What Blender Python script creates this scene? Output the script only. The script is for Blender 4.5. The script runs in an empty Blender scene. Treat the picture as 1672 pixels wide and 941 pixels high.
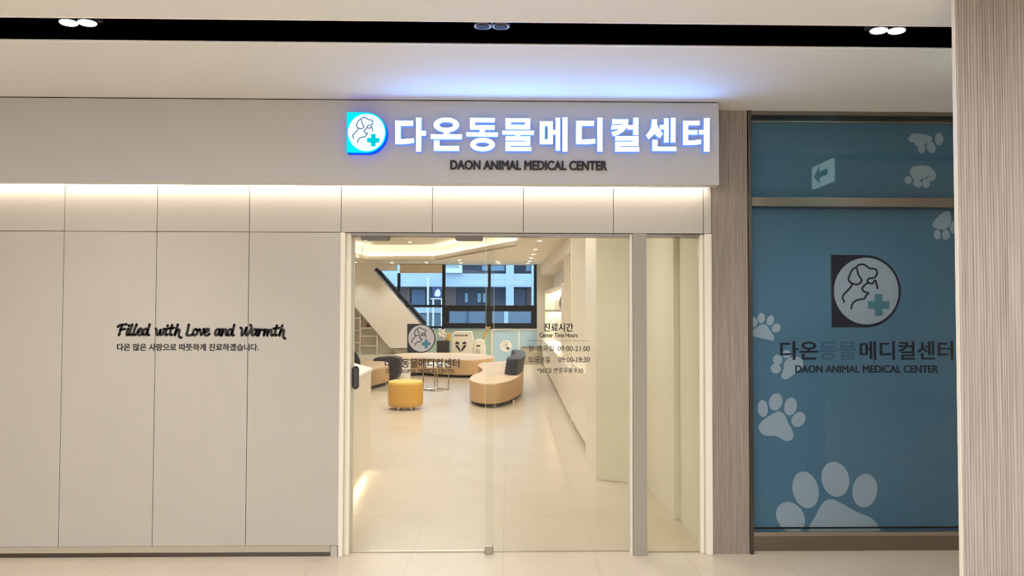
import bpy, bmesh, math, random
from mathutils import Vector, Matrix
random.seed(7)
scene = bpy.context.scene
C = scene.collection

# ------------------------------------------------------------------ camera
F_PX, PITCH, YAW, ROLL, PCX, PCY, DIST, EYE = 1189.89, .0275, .0204, -.0019, 857.54, 473.29, 4.8108, 1.61
W_PX, H_PX = 1672.0, 941.0
cam_d = bpy.data.cameras.new('camera'); cam = bpy.data.objects.new('camera', cam_d); C.objects.link(cam)
cam_d.sensor_fit = 'HORIZONTAL'; cam_d.sensor_width = 36.0
cam_d.lens = F_PX / W_PX * 36.0
cam_d.shift_x = (W_PX / 2 - PCX) / W_PX
cam_d.shift_y = (PCY - H_PX / 2) / W_PX
cam_d.clip_start = .05; cam_d.clip_end = 300
cam.matrix_world = (Matrix.Translation((0, -DIST, EYE)) @ Matrix.Rotation(-YAW, 4, 'Z')
                    @ Matrix.Rotation(math.pi / 2 + PITCH, 4, 'X') @ Matrix.Rotation(-ROLL, 4, 'Z'))
scene.camera = cam

# ------------------------------------------------------------------ view, world
vs = scene.view_settings
vs.view_transform = 'Standard'; vs.look = 'None'; vs.gamma = 1; vs.use_curve_mapping = False
vs.exposure = 0.0
scene.cycles.use_denoising = True; scene.cycles.filter_width = .9
scene.cycles.max_bounces = 12; scene.cycles.transparent_max_bounces = 24
scene.cycles.diffuse_bounces = 6; scene.cycles.sample_clamp_indirect = 6
world = bpy.data.worlds.new('world'); scene.world = world; world.use_nodes = True
bg = world.node_tree.nodes['Background']
bg.inputs[0].default_value = (.64, .83, 1.0, 1); bg.inputs[1].default_value = 2.9      # overcast daylight outside

def light(name, kind, loc, energy, color=(1, 1, 1), rot=(0, 0, 0), **kw):
    d = bpy.data.lights.new(name, kind); d.energy = energy; d.color = color
    for k, v in kw.items(): setattr(d, k, v)
    o = bpy.data.objects.new(name, d); C.objects.link(o); o.location = loc; o.rotation_euler = rot
    return o
WARM = (1.0, .965, .91)
# unseen area lights added under the corridor ceiling to brighten it
light('corridor_fill_light', 'AREA', (-1.0, -6.4, 2.93), 295, (.96, .98, 1.0), shape='RECTANGLE', size=7.0, size_y=1.6)
light('corridor_fill_light', 'AREA', (-.5, -3.9, 2.935), 180, (.96, .98, 1.0), shape='RECTANGLE', size=9.0, size_y=.3)
light('entrance_fill_spot', 'SPOT', (.35, 1.25, 2.94), 38, WARM, spot_size=math.radians(120), spot_blend=.8, shadow_soft_size=.08)  # added spot out of view, brightens the side wall by the entrance
# area lights added out of view to brighten the shop, nearer than the visible ceiling
light('shop_fill_light', 'AREA', (-.9, 3.6, 2.93), 88, WARM, shape='RECTANGLE', size=3.0, size_y=5.0)
light('shop_fill_light', 'AREA', (-2.0, 8.0, 3.3), 135, WARM, shape='RECTANGLE', size=3.4, size_y=5.0)

# ------------------------------------------------------------------ helpers
def ray(u, v):
    a, b = u - PCX, v - PCY
    x = a * math.cos(ROLL) + b * math.sin(ROLL); y = -a * math.sin(ROLL) + b * math.cos(ROLL)
    xr, zc = x / F_PX, -y / F_PX
    yr = math.cos(PITCH) - zc * math.sin(PITCH); z = zc * math.cos(PITCH) + math.sin(PITCH)
    return (xr * math.cos(YAW) + yr * math.sin(YAW), -xr * math.sin(YAW) + yr * math.cos(YAW), z)
def at(u, v, X=None, Y=None, Z=None):
    """world point that a photo pixel shows on the plane X=, Y= or Z="""
    r = ray(u, v)
    t = X / r[0] if X is not None else ((Y + DIST) / r[1] if Y is not None else (Z - EYE) / r[2])
    return Vector((t * r[0], -DIST + t * r[1], EYE + t * r[2]))
def lin(c): return tuple(((x / 255) / 12.92 if x / 255 <= .04045 else ((x / 255 + .055) / 1.055) ** 2.4) for x in c)

def mat(name, rgb, rough=.5, metal=0., noise=0., scale=6., bump=0., stretch=(1, 1, 1), spec=.5, rgb2=None):
    m = bpy.data.materials.new(name); m.use_nodes = True
    nt = m.node_tree; b = nt.nodes['Principled BSDF']
    c = lin(rgb)
    b.inputs['Base Color'].default_value = (*c, 1); b.inputs['Roughness'].default_value = rough
    b.inputs['Metallic'].default_value = metal; b.inputs['Specular IOR Level'].default_value = spec
    if noise or bump:
        tc = nt.nodes.new('ShaderNodeTexCoord'); mp = nt.nodes.new('ShaderNodeMapping')
        mp.inputs['Scale'].default_value = stretch
        nz = nt.nodes.new('ShaderNodeTexNoise'); nz.inputs['Scale'].default_value = scale; nz.inputs['Detail'].default_value = 6
        nt.links.new(tc.outputs['Object'], mp.inputs[0]); nt.links.new(mp.outputs[0], nz.inputs['Vector'])
        if noise:
            rp = nt.nodes.new('ShaderNodeValToRGB'); rp.color_ramp.elements[0].position = .3; rp.color_ramp.elements[1].position = .7
            d = lin(rgb2) if rgb2 else tuple(x * (1 - noise) for x in c)
            rp.color_ramp.elements[0].color = (*d, 1); rp.color_ramp.elements[1].color = (*(c if rgb2 else tuple(min(1, x * (1 + noise)) for x in c)), 1)
            nt.links.new(nz.outputs['Fac'], rp.inputs[0]); nt.links.new(rp.outputs[0], b.inputs['Base Color'])
        if bump:
            bp = nt.nodes.new('ShaderNodeBump'); bp.inputs['Strength'].default_value = bump; bp.inputs['Distance'].default_value = .004
            nt.links.new(nz.outputs['Fac'], bp.inputs['Height']); nt.links.new(bp.outputs[0], b.inputs['Normal'])
    return m
def emit(name, rgb, s):
    m = bpy.data.materials.new(name); m.use_nodes = True; nt = m.node_tree
    nt.nodes.remove(nt.nodes['Principled BSDF'])
    e = nt.nodes.new('ShaderNodeEmission'); e.inputs[0].default_value = (*lin(rgb), 1); e.inputs[1].default_value = s
    nt.links.new(e.outputs[0], nt.nodes['Material Output'].inputs[0]); return m
def glass(name, tint=(240, 246, 240), k=1.0, base=.0):
    m = bpy.data.materials.new(name); m.use_nodes = True; nt = m.node_tree
    nt.nodes.remove(nt.nodes['Principled BSDF'])
    t = nt.nodes.new('ShaderNodeBsdfTransparent'); t.inputs[0].default_value = (*lin(tint), 1)
    g = nt.nodes.new('ShaderNodeBsdfGlossy'); g.inputs['Roughness'].default_value = .01
    fr = nt.nodes.new('ShaderNodeFresnel'); fr.inputs[0].default_value = 1.45
    ma = nt.nodes.new('ShaderNodeMath'); ma.operation = 'MULTIPLY_ADD'; ma.inputs[1].default_value = k; ma.inputs[2].default_value = base
    mx = nt.nodes.new('ShaderNodeMixShader')
    nt.links.new(fr.outputs[0], ma.inputs[0]); nt.links.new(ma.outputs[0], mx.inputs[0])
    nt.links.new(t.outputs[0], mx.inputs[1]); nt.links.new(g.outputs[0], mx.inputs[2])
    nt.links.new(mx.outputs[0], nt.nodes['Material Output'].inputs[0]); return m

class MB:
    """collects shapes; build() links them as one mesh object"""
    def __init__(s): s.bm = bmesh.new(); s.mi = 0
    def _tag(s, faces):
        for f in faces: f.material_index = s.mi
    def box(s, x0, y0, z0, x1, y1, z1, bev=0, seg=2):
        x0, x1 = min(x0, x1), max(x0, x1); y0, y1 = min(y0, y1), max(y0, y1); z0, z1 = min(z0, z1), max(z0, z1)
        r = bmesh.ops.create_cube(s.bm, size=1, matrix=Matrix.Translation(((x0 + x1) / 2, (y0 + y1) / 2, (z0 + z1) / 2)) @ Matrix.Diagonal((x1 - x0, y1 - y0, z1 - z0, 1)))
        vv = r['verts']; fs = {f for v in vv for f in v.link_faces}; s._tag(fs)
        if bev:
            es = {e for v in vv for e in v.link_edges}
            q = bmesh.ops.bevel(s.bm, geom=list(es), offset=bev, segments=seg, affect='EDGES', profile=.5); s._tag(q['faces'])
        return s
    def prism(s, pts, axis, a, b, bev=0, seg=2):
        """polygon pts (2D) extruded along axis between a and b; X: pts=(y,z), Y: (x,z), Z: (x,y)"""
        def P(p, h): return (h, p[0], p[1]) if axis == 'X' else ((p[0], h, p[1]) if axis == 'Y' else (p[0], p[1], h))
        v0 = [s.bm.verts.new(P(p, a)) for p in pts]; v1 = [s.bm.verts.new(P(p, b)) for p in pts]
        n = len(pts); fs = [s.bm.faces.new(v0), s.bm.faces.new(v1[::-1])]
        for i in range(n): fs.append(s.bm.faces.new((v0[i], v1[i], v1[(i + 1) % n], v0[(i + 1) % n])))
        s._tag(fs)
        if bev:
            es = set(fs[0].edges) | set(fs[1].edges)
            q = bmesh.ops.bevel(s.bm, geom=list(es), offset=bev, segments=seg, affect='EDGES', profile=.5); s._tag(q['faces'])
        return s
    def lathe(s, cx, cy, prof, n=32):
        rings = []
        for r, z in prof: rings.append([s.bm.verts.new((cx + r * math.cos(2 * math.pi * i / n), cy + r * math.sin(2 * math.pi * i / n), z)) for i in range(n)])
        fs = [s.bm.faces.new(rings[0][::-1]), s.bm.faces.new(rings[-1])]
        for a, b in zip(rings, rings[1:]):
            for i in range(n): fs.append(s.bm.faces.new((a[i], a[(i + 1) % n], b[(i + 1) % n], b[i])))
        s._tag(fs); return s
    def tube(s, pts, r, n=8):
        pts = [Vector(p) for p in pts]; rings = []
        for i, p in enumerate(pts):
            d = (pts[min(i + 1, len(pts) - 1)] - pts[max(i - 1, 0)]).normalized()
            u = d.cross(Vector((0, 0, 1))) if abs(d.z) < .95 else d.cross(Vector((0, 1, 0))); u.normalize(); w = d.cross(u)
            rings.append([s.bm.verts.new(p + r * (u * math.cos(2 * math.pi * k / n) + w * math.sin(2 * math.pi * k / n))) for k in range(n)])
        fs = [s.bm.faces.new(rings[0]), s.bm.faces.new(rings[-1][::-1])]
        for a, b in zip(rings, rings[1:]):
            for k in range(n): fs.append(s.bm.faces.new((a[k], b[k], b[(k + 1) % n], a[(k + 1) % n])))
        s._tag(fs); return s
    def ball(s, c, r, sx=1, sy=1, sz=1, sub=2):
        q = bmesh.ops.create_icosphere(s.bm, subdivisions=sub, radius=r, matrix=Matrix.Translation(c) @ Matrix.Diagonal((sx, sy, sz, 1)))
        s._tag({f for v in q['verts'] for f in v.link_faces}); return s
    def build(s, name, m, parent=None, smooth=False, **props):
        bmesh.ops.recalc_face_normals(s.bm, faces=s.bm.faces)
        me = bpy.data.meshes.new(name); s.bm.to_mesh(me); s.bm.free()
        for x in (m if isinstance(m, (list, tuple)) else [m]): me.materials.append(x)
        if smooth:
            me.polygons.foreach_set('use_smooth', [True] * len(me.polygons)); me.set_sharp_from_angle(angle=math.radians(38))
        return link(name, me, parent, **props)
def link(name, data, parent=None, **props):
    o = bpy.data.objects.new(name, data); C.objects.link(o)
    if parent is not None:
        o.parent = parent; o.matrix_parent_inverse = Matrix.Translation(parent.location).inverted()
    for k, v in props.items(): o[k] = v
    return o
def thing(name, loc, label, category, group=None):
    o = link(name, None, None, label=label, category=category); o.location = loc; o.empty_display_size = .1
    if group: o['group'] = group
    return o
def struct(o): o['kind'] = 'structure'; return o
def spline(pts, n=6, closed=False):
    out = []; N = len(pts)
    for i in range(N if closed else N - 1):
        g = (lambda k: pts[k % N]) if closed else (lambda k: pts[max(0, min(N - 1, k))])
        p0, p1, p2, p3 = g(i - 1), g(i), g(i + 1), g(i + 2)
        for k in range(n):
            t = k / n
            out.append(tuple(.5 * (2 * b + (c - a) * t + (2 * a - 5 * b + 4 * c - d) * t * t + (3 * b - a - 3 * c + d) * t ** 3) for a, b, c, d in zip(p0, p1, p2, p3)))
    if not closed: out.append(tuple(pts[-1]))
    return out

# flat graphics standing on a vertical plane (x, z at depth Y, facing the corridor)
def flat_poly(bm, pts, Y, thick):
    """pts (x,z); a thin solid sheet whose face is at Y"""
    a = [bm.verts.new((p[0], Y, p[1])) for p in pts]; b = [bm.verts.new((p[0], Y + thick, p[1])) for p in pts]
    n = len(pts); bm.faces.new(a); bm.faces.new(b[::-1])
    for i in range(n): bm.faces.new((a[i], b[i], b[(i + 1) % n], a[(i + 1) % n]))
def flat_stroke(bm, pts, w, Y, thick):
    n = len(pts)
    def nrm(i):
        a, b = pts[max(i - 1, 0)], pts[min(i + 1, n - 1)]
        dx, dz = b[0] - a[0], b[1] - a[1]; L = math.hypot(dx, dz) or 1
        return -dz / L, dx / L
    Lf = [(p[0] + nrm(i)[0] * w / 2, p[1] + nrm(i)[1] * w / 2) for i, p in enumerate(pts)]
    Rt = [(p[0] - nrm(i)[0] * w / 2, p[1] - nrm(i)[1] * w / 2) for i, p in enumerate(pts)]
    for i in range(n - 1): flat_poly(bm, [Lf[i], Lf[i + 1], Rt[i + 1], Rt[i]], Y, thick)
    for p in (pts[0], pts[-1]):
        flat_poly(bm, [(p[0] + w / 2 * math.cos(k * math.pi / 6), p[1] + w / 2 * math.sin(k * math.pi / 6)) for k in range(12)], Y, thick)
def flat_obj(name, bm, m, parent=None, **props):
    bmesh.ops.recalc_face_normals(bm, faces=bm.faces)
    me = bpy.data.meshes.new(name); bm.to_mesh(me); bm.free()
    for x in (m if isinstance(m, (list, tuple)) else [m]): me.materials.append(x)
    return link(name, me, parent, **props)

def text_mesh(body, x0, x1, z0, z1, Y, depth, m, name, parent=None, bold=0., side=None, spacing=1., word=1., fat=0., **props):
    """lettering fitted into the rectangle x0..x1, z0..z1, its face at Y, depth thick behind the face"""
    cu = bpy.data.curves.new('lettering', 'FONT'); cu.body = body; cu.size = 1; cu.offset = bold; cu.resolution_u = 5
    cu.space_character = spacing; cu.space_word = word
    cu.fill_mode = 'BOTH'; cu.extrude = .05
    tmp = bpy.data.objects.new('lettering', cu); C.objects.link(tmp); bpy.context.view_layer.update()
    me = bpy.data.meshes.new_from_object(tmp.evaluated_get(bpy.context.evaluated_depsgraph_get()))
    bpy.data.objects.remove(tmp)
    xs = [v.co.x for v in me.vertices]; ys = [v.co.y for v in me.vertices]
    a0, a1, b0, b1 = min(xs), max(xs), min(ys), max(ys)
    for v in me.vertices:
        x, y, z = v.co
        v.co = (x0 + (x - a0) / (a1 - a0) * (x1 - x0), Y + (.05 - z) / .1 * depth, z0 + (y - b0) / (b1 - b0) * (z1 - z0))
    if fat:
        base = bmesh.new(); base.from_mesh(me); out = bmesh.new(); f_ = fat * (z1 - z0)
        for kk_, (dx, dz) in enumerate(((0, 0), (f_, 0), (-f_, 0), (0, f_ * .6), (0, -f_ * .6), (f_ * .7, f_ * .4), (-f_ * .7, f_ * .4), (f_ * .7, -f_ * .4), (-f_ * .7, -f_ * .4))):
            mp_ = {v: out.verts.new((v.co.x + dx, v.co.y - kk_ * 6e-5, v.co.z + dz)) for v in base.verts}
            for fc in base.faces: out.faces.new([mp_[v] for v in fc.verts])
        out.to_mesh(me); base.free(); out.free()
    me.materials.clear()
    me.materials.append(m)
    for p in me.polygons: p.material_index = 0
    if side is not None:
        me.materials.append(side); me.update()
        for p in me.polygons: p.material_index = 0 if p.normal.y < -.7 else 1
    bm = bmesh.new(); bm.from_mesh(me); bmesh.ops.remove_doubles(bm, verts=bm.verts, dist=1e-5); bm.to_mesh(me); bm.free()
    me.name = name
    return link(name, me, parent, **props)
def text_px(body, u0, v0, u1, v1, Y, *a, **k):
    """the same, the rectangle given as measured on the photo and taken onto the plane Y"""
    p, q = at(u0, v1, Y=Y), at(u1, v0, Y=Y)
    return text_mesh(body, p.x, q.x, p.z, q.z, Y, *a, **k)

LOGO_STROKES = [
    [(408,248),(414,292),(430,330),(453,366),(446,402),(402,422),(362,414),(322,392),(311,355),(328,312),(350,264),(385,240),(425,208),(465,200),(502,212),(542,243),(582,247),(615,256),(630,288),(619,325),(590,350),(543,355),(520,376),(530,400),(575,412),(592,388),(612,378),(620,420),(632,464)],
    [(350,412),(335,450),(295,495),(255,535),(243,570),(262,615)],
    [(530,400),(484,434),(462,466),(480,500),(530,517),(506,540),(480,578),(400,595),(360,625),(342,658),(338,688)],
]
def logo(x0, z0, h, Y, parent, mD, mC, mL, mX, depth=.003, sideD=None, stroke=20, front=.0015):
    """D-shaped emblem: dark D, pale disc, dog and cat outline, cross; bottom left corner x0,z0, height h"""
    k = h / 796.
    P = lambda u, v: (x0 + (u - 120) * k, z0 + (893 - v) * k)
    bm = bmesh.new()
    pts = [P(120, 97)] + [P(500 + 391 * math.sin(t), 495 - 398 * math.cos(t)) for t in [math.pi * i / 40 for i in range(41)]] + [P(120, 893)]
    flat_poly(bm, pts, Y, depth)
    D = flat_obj('emblem_backing', bm, [mD] + ([sideD] if sideD else []), parent)
    if sideD:
        for p in D.data.polygons: p.material_index = 0 if p.normal.y < -.7 else 1
    bm = bmesh.new(); flat_poly(bm, [P(507 + 359 * math.cos(t), 494 + 367 * math.sin(t)) for t in [2 * math.pi * i / 64 for i in range(64)]], Y - front, front * .8)
    flat_obj('emblem_disc', bm, mC, parent)
    bm = bmesh.new()
    for s in LOGO_STROKES: flat_stroke(bm, [P(*p) for p in spline(s, 5)], stroke * k, Y - 2 * front, front * .8)
    flat_obj('dog_and_cat_outline', bm, mL, parent)
    bm = bmesh.new(); c, a, b = (642, 647), 120, 43
    flat_poly(bm, [P(c[0] + x, c[1] + y) for x, y in [(-b, -a), (b, -a), (b, -b), (a, -b), (a, b), (b, b), (b, a), (-b, a), (-b, b), (-a, b), (-a, -b), (-b, -b)]], Y - 2 * front, front * .8)
    flat_obj('cross', bm, mX, parent)

# ------------------------------------------------------------------ materials
M = dict(
    panel=mat('warm white laminate', (180, 174, 165), .45, noise=.015, scale=3),
    fascia=mat('fascia paint', (186, 184, 182), .5, noise=.012, scale=2),
    ceiling=mat('ceiling paint', (223, 221, 218), .8, noise=.01, scale=3),
    black=mat('slot black', (6, 6, 8), .7), dark=mat('dark gap', (40, 36, 32), .8),
    metal=mat('brushed steel', (176, 168, 158), .32, 1., noise=.05, scale=30, stretch=(1, 1, 40)),
    midsteel=mat('satin steel', (138, 130, 122), .3, 1., noise=.05, scale=30, stretch=(40, 1, 1)),
    bronze=mat('dark steel frame', (104, 98, 92), .25, 1., noise=.05, scale=30, stretch=(1, 1, 30)),
    greyframe=mat('grey aluminium post', (156, 150, 138), .5, 0.),
    white=mat('white frame', (232, 224, 208), .45), inner=mat('shop wall paint', (233, 227, 214), .6, noise=.01, scale=2),
    innerdim=mat('olive grey panel', (222, 216, 194), .5, noise=.01), innerceil=mat('shop ceiling paint', (236, 231, 221), .8),
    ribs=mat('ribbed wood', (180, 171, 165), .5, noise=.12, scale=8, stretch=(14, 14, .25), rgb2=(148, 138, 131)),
    ribsshade=mat('ribbed wood in shade', (166, 154, 144), .5, noise=.12, scale=10, stretch=(16, 16, .25), rgb2=(140, 128, 118)),  # same wood as the column, shade put into a darker copy
    ink=mat('black vinyl', (14, 12, 14), .5), navy=mat('navy print', (14, 18, 40), .6),
    glass=glass('clear door glass', (250, 251, 249), .3), sideglass=glass('side glass', (247, 248, 242), .35),
    edge=mat('glass edge', (206, 220, 205), .2), winglass=glass('window glass', (235, 243, 250), .6),
    storeglass=glass('storefront glass', (242, 245, 248), .55, .0),
    cream=mat('stair panel cream', (238, 233, 223), .6), winframe=mat('black window frame', (9, 9, 11), .6, spec=.2),
    chrome=mat('chrome', (215, 212, 208), .12, 1.), hanger=mat('grey hanger cover', (100, 92, 84), .45),
    beige=mat('beige bench leather', (198, 164, 120), .5, bump=.15, scale=60), beigelit=mat('lit bench leather', (224, 200, 172), .45, bump=.1, scale=60),  # second leather is the same one, light on the seat tops put into its colour
    yellow=mat('mustard leather', (222, 172, 84), .5, bump=.15, scale=60),
    slate=mat('slate blue leather', (40, 44, 56), .5, bump=.2, scale=60), brown=mat('dark brown leather', (40, 34, 32), .5, bump=.2, scale=60),
    tablewhite=mat('white tabletop', (240, 236, 228), .3), plinth=mat('plinth', (30, 26, 24), .6),
    counter=mat('counter laminate', (236, 228, 212), .35), planter=mat('black planter', (30, 28, 27), .5),
    machine=mat('white machine', (232, 228, 218), .4), cabinet=mat('grey beige cabinet', (176, 168, 148), .6),
    film=mat('blue frosted film', (172, 206, 226), .35), greenview=mat('greenery seen through pane', (178, 202, 190), .35),
    teal=mat('teal print', (56, 112, 126), .6), disc=mat('grey disc print', (176, 170, 168), .6),
    shelfwood=mat('shelf trim grey', (190, 182, 168), .5), red=mat('red', (176, 52, 46), .5), gold=mat('dried gold', (214, 176, 96), .8),
    petal=mat('white petals', (246, 240, 228), .7), navychair=mat('black mesh', (26, 28, 32), .7),
    shade=mat('beige roller shade', (214, 200, 176), .8),
    led=emit('warm led strip', (255, 240, 222), 11.5), cove=emit('cove led', (255, 240, 218), 12.), niche=emit('niche led', (255, 240, 216), 40.),
    lampface=emit('lamp face', (255, 246, 232), 30.), dlight=emit('downlight face', (255, 244, 224), 14.),
)

# ------------------------------------------------------------------ floor
def floor_mat():
    m = mat('cream porcelain tile', (228, 208, 182), .28, spec=.4); nt = m.node_tree; b = nt.nodes['Principled BSDF']
    tc = nt.nodes.new('ShaderNodeTexCoord'); sp = nt.nodes.new('ShaderNodeSeparateXYZ'); nt.links.new(tc.outputs['Object'], sp.inputs[0])
    def math_(op, a, bb):
        n = nt.nodes.new('ShaderNodeMath'); n.operation = op
        for i, q in enumerate((a, bb)):
            if q is None: continue
            if isinstance(q, (int, float)): n.inputs[i].default_value = q
            else: nt.links.new(q, n.inputs[i])
        return n.outputs[0]
    def joint(o, off, pitch, w):
        t = math_('ADD', o, -off + pitch * 100); t = math_('MODULO', t, pitch); t2 = math_('SUBTRACT', pitch, t); t = math_('MINIMUM', t, t2)
        return math_('LESS_THAN', t, w)
    j = math_('MAXIMUM', joint(sp.outputs[0], -.0439, .6, .0014), math_('MULTIPLY', joint(sp.outputs[1], .93, 1.1, .0022), math_('GREATER_THAN', sp.outputs[1], .2)))
    nz = nt.nodes.new('ShaderNodeTexNoise'); nz.inputs['Scale'].default_value = 1.6; nz.inputs['Detail'].default_value = 8; nz.inputs['Roughness'].default_value = .65
    nt.links.new(tc.outputs['Object'], nz.inputs['Vector'])
    rp = nt.nodes.new('ShaderNodeValToRGB'); rp.color_ramp.elements[0].position = .3; rp.color_ramp.elements[1].position = .75
    rp.color_ramp.elements[0].color = (*lin((200, 187, 168)), 1); rp.color_ramp.elements[1].color = (*lin((214, 201, 183)), 1)
    nt.links.new(nz.outputs['Fac'], rp.inputs[0])
    mx = nt.nodes.new('ShaderNodeMix'); mx.data_type = 'RGBA'; mx.inputs[7].default_value = (*lin((172, 156, 134)), 1)
    nt.links.new(j, mx.inputs[0]); nt.links.new(rp.outputs[0], mx.inputs[6]); nt.links.new(mx.outputs[2], b.inputs['Base Color'])
    return m
M['floor'] = floor_mat()
struct(MB().box(-8, -9, -.1, 8, 20, 0).build('floor', M['floor']))

# ------------------------------------------------------------------ corridor shell
CZ = 2.95; XE = 1.337; YF = -.182; FB = 2.413
S0, S1 = -1.452, -1.165                                        # the black lamp slot in the ceiling
cl = MB(); cl.box(-8, -9, CZ, 8, S0, CZ + .25); cl.box(-8, S1, CZ, 8, .2, CZ + .25)
struct(cl.build('ceiling', M['ceiling']))
sl = MB(); sl.box(-8, S0 - .01, CZ + .14, 8, S1 + .01, CZ + .25); sl.box(-8, S0 - .006, CZ + .004, 8, S0, CZ + .14); sl.box(-8, S1, CZ + .004, 8, S1 + .006, CZ + .14)
struct(sl.build('trim_1', M['black'], label='black recessed slot in the corridor ceiling'))
lp = MB(); lp.box(-8, S0 - .012, CZ - .003, 8, S0 - .0005, CZ - .0003); lp.box(-8, S1 + .0005, CZ - .003, 8, S1 + .012, CZ - .0003)
struct(lp.build('trim_22', mat('white metal lip', (240, 238, 234), .4), label='thin white lips along the ceiling slot'))
struct(MB().box(-8, -9.2, 0, 8, -9, 3.2).build('wall_back', M['ceiling']))
struct(MB().box(-8.2, -9.2, 0, -8, 20, 3.6).build('wall_left', M['inner']))
struct(MB().box(8, -9.2, 0, 8.2, 20, 3.6).build('wall_right', M['inner']))

# panel wall: backing, upper row and lower row of laminate panels with open joints
X0 = -2.9159; G = .0018; ZT = 2.1176; ZB = .0736
b = MB()
b.box(-8, .016, .0, -1.118, .11, 3.2); b.box(-1.118, .016, ZT + .002, XE, .11, 3.2)
struct(b.build('wall_front', mat('joint shadow board', (150, 136, 118), .8), label='backing wall behind the laminate panels'))
pl = MB()
xs = [X0 + .6 * i for i in range(-9, 8)] + [XE]
for a, c in zip(xs, xs[1:]):
    if c - a > .05: pl.box(a + G, 0, ZT + G, c - G, .018, FB + .02, .0015, 1)
    if c <= -1.10: pl.box(a + G, 0, ZB, min(c, X0 + 1.8) - G, .018, ZT - G, .0015, 1)
struct(pl.build('trim_2', M['panel'], label='warm white wall panels with thin joints'))
struct(MB().box(-8, .006, .03, -1.17, .02, ZB - .001).build('trim_23', mat('toe kick lit tone', (176, 164, 148), .5), label='pale upper toe kick board, light put into its colour'))  # paler upper board stands in for the lit top of the toe kick
tk = MB(); tk.box(-8, .014, .0, -1.17, .0205, .0295)  # dark lower strip stands in for the shade at the floor
struct(tk.build('baseboard_front', M['bronze'], label='dark toe kick strip under the wall panels, shade put into its colour'))
struct(MB().box(-1.165, -.004, 0, -1.122, .02, ZB - .002, .001, 1).build('trim_3', M['panel'], label='small end block of the toe kick'))
# fascia box
fa = MB(); fa.box(-8, YF, FB, XE, YF + .02, 2.9425); fa.box(-8, YF + .02, FB + .0005, XE - .0005, -.075, FB + .012); fa.box(XE - .02, YF + .02, FB + .0125, XE - .0003, .0, 2.9425)
struct(fa.build('trim_4', M['fascia'], label='shop fascia box above the panels'))
struct(MB().box(-8, YF + .012, 2.9425, XE - .01, YF + .03, CZ).build('trim_5', M['black'], label='black shadow gap between fascia and ceiling'))
ls = thing('light_strip', (0, -.03, FB + .03), 'warm LED strip tucked behind the lower edge of the sign fascia', 'light strip')
MB().box(-8, -.07, FB + .004, XE - .03, -.012, FB + .011).build('diffuser', M['led'], ls)

# twin lamps in the slot
def twin_lamp(x, lit, tilt, label):
    t = thing('twin_downlight', (x, S0 + .05, CZ + .012), label, 'downlight', 'twin downlights in the ceiling slot')
    bx = MB(); bx.box(x - .086, S0 + .003, CZ + .02, x + .086, S0 + .115, CZ + .1, .003, 1)
    bx.build('housing', M['black'] if lit else M['bronze'], t)
    for s in (-1, 1):
        R = Matrix.Rotation(tilt * .2, 4, 'Y')
        c = Vector((x + s * .043, S0 + .056, CZ - .001))
        m = MB(); m.lathe(0, 0, [(.041, 0), (.041, .03)], 28)
        bmesh.ops.transform(m.bm, matrix=Matrix.Translation(c) @ R, verts=m.bm.verts)
        ring = m.build('lamp_can', M['black'] if lit else M['metal'], t, True)
        m = MB(); m.lathe(0, 0, [(.037 if lit else .03, -.004), (.039 if lit else .032, -.0006)], 28)
        bmesh.ops.transform(m.bm, matrix=Matrix.Translation(c) @ R, verts=m.bm.verts)
        m.build('lens', M['lampface'] if lit else M['plinth'], ring, True)
    if lit:
        light('slot_spot', 'SPOT', (x, S0 + .06, CZ - .03), 62, (1, .96, .92), (.25, -tilt, 0), spot_size=math.radians(105), spot_blend=.9, shadow_soft_size=.05)
twin_lamp(at(119, 35, Z=CZ).x, True, -.3, 'lit twin downlight in the black ceiling slot above the plain wall panels')
twin_lamp(at(801, 38, Z=CZ).x, False, 0, 'unlit twin downlight in the black ceiling slot above the lit shop sign')
twin_lamp(at(1459, 39, Z=CZ).x, True, .3, 'lit twin downlight in the black ceiling slot beside the ribbed column')

# ribbed cladding
def ribs(b, x0, x1, y, z0, z1, pitch=.0128, depth=.004):
    x = x0
    while x < x1 - .002:
        w = pitch * random.choice((.8, 1, 1, 1.25)); x2 = min(x + w, x1); g = (x2 - x) * .2
        b.prism([(x, y + depth), (x + g, y), (x2 - 1.4 * g, y), (x2 - .3 * g, y + depth), (x2, y + depth), (x2, y + .02), (x, y + .02)], 'Z', z0, z1)
        x = x2
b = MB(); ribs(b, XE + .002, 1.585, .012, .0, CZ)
struct(b.build('trim_6', M['ribsshade'], label='ribbed wood cladding between the door and the blue storefront'))
struct(MB().box(XE, .03, 0, 1.60, .3, 3.2).build('wall_pier', M['dark']))
b = MB(); CD = 2.98; cx0 = at(1566, 470, Y=CD - DIST).x
ribs(b, cx0, cx0 + 1.0, CD - DIST, 0, CZ, .0128, .004)
struct(b.build('trim_7', M['ribs'], label='ribbed wood front of the column'))
b = MB(); yc = CD - DIST
b.prism([(cx0 - .0008, yc + .002), (cx0 - .0008, yc + .024), (cx0 + .14, yc + .22), (cx0 + 1.0, yc + .22), (cx0 + 1.0, yc + .021), (cx0 + .001, yc + .021), (cx0 + .001, yc + .002)], 'Z', 0, CZ)
struct(b.build('column', M['white'], label='pale column behind the ribbed cladding'))

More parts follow.
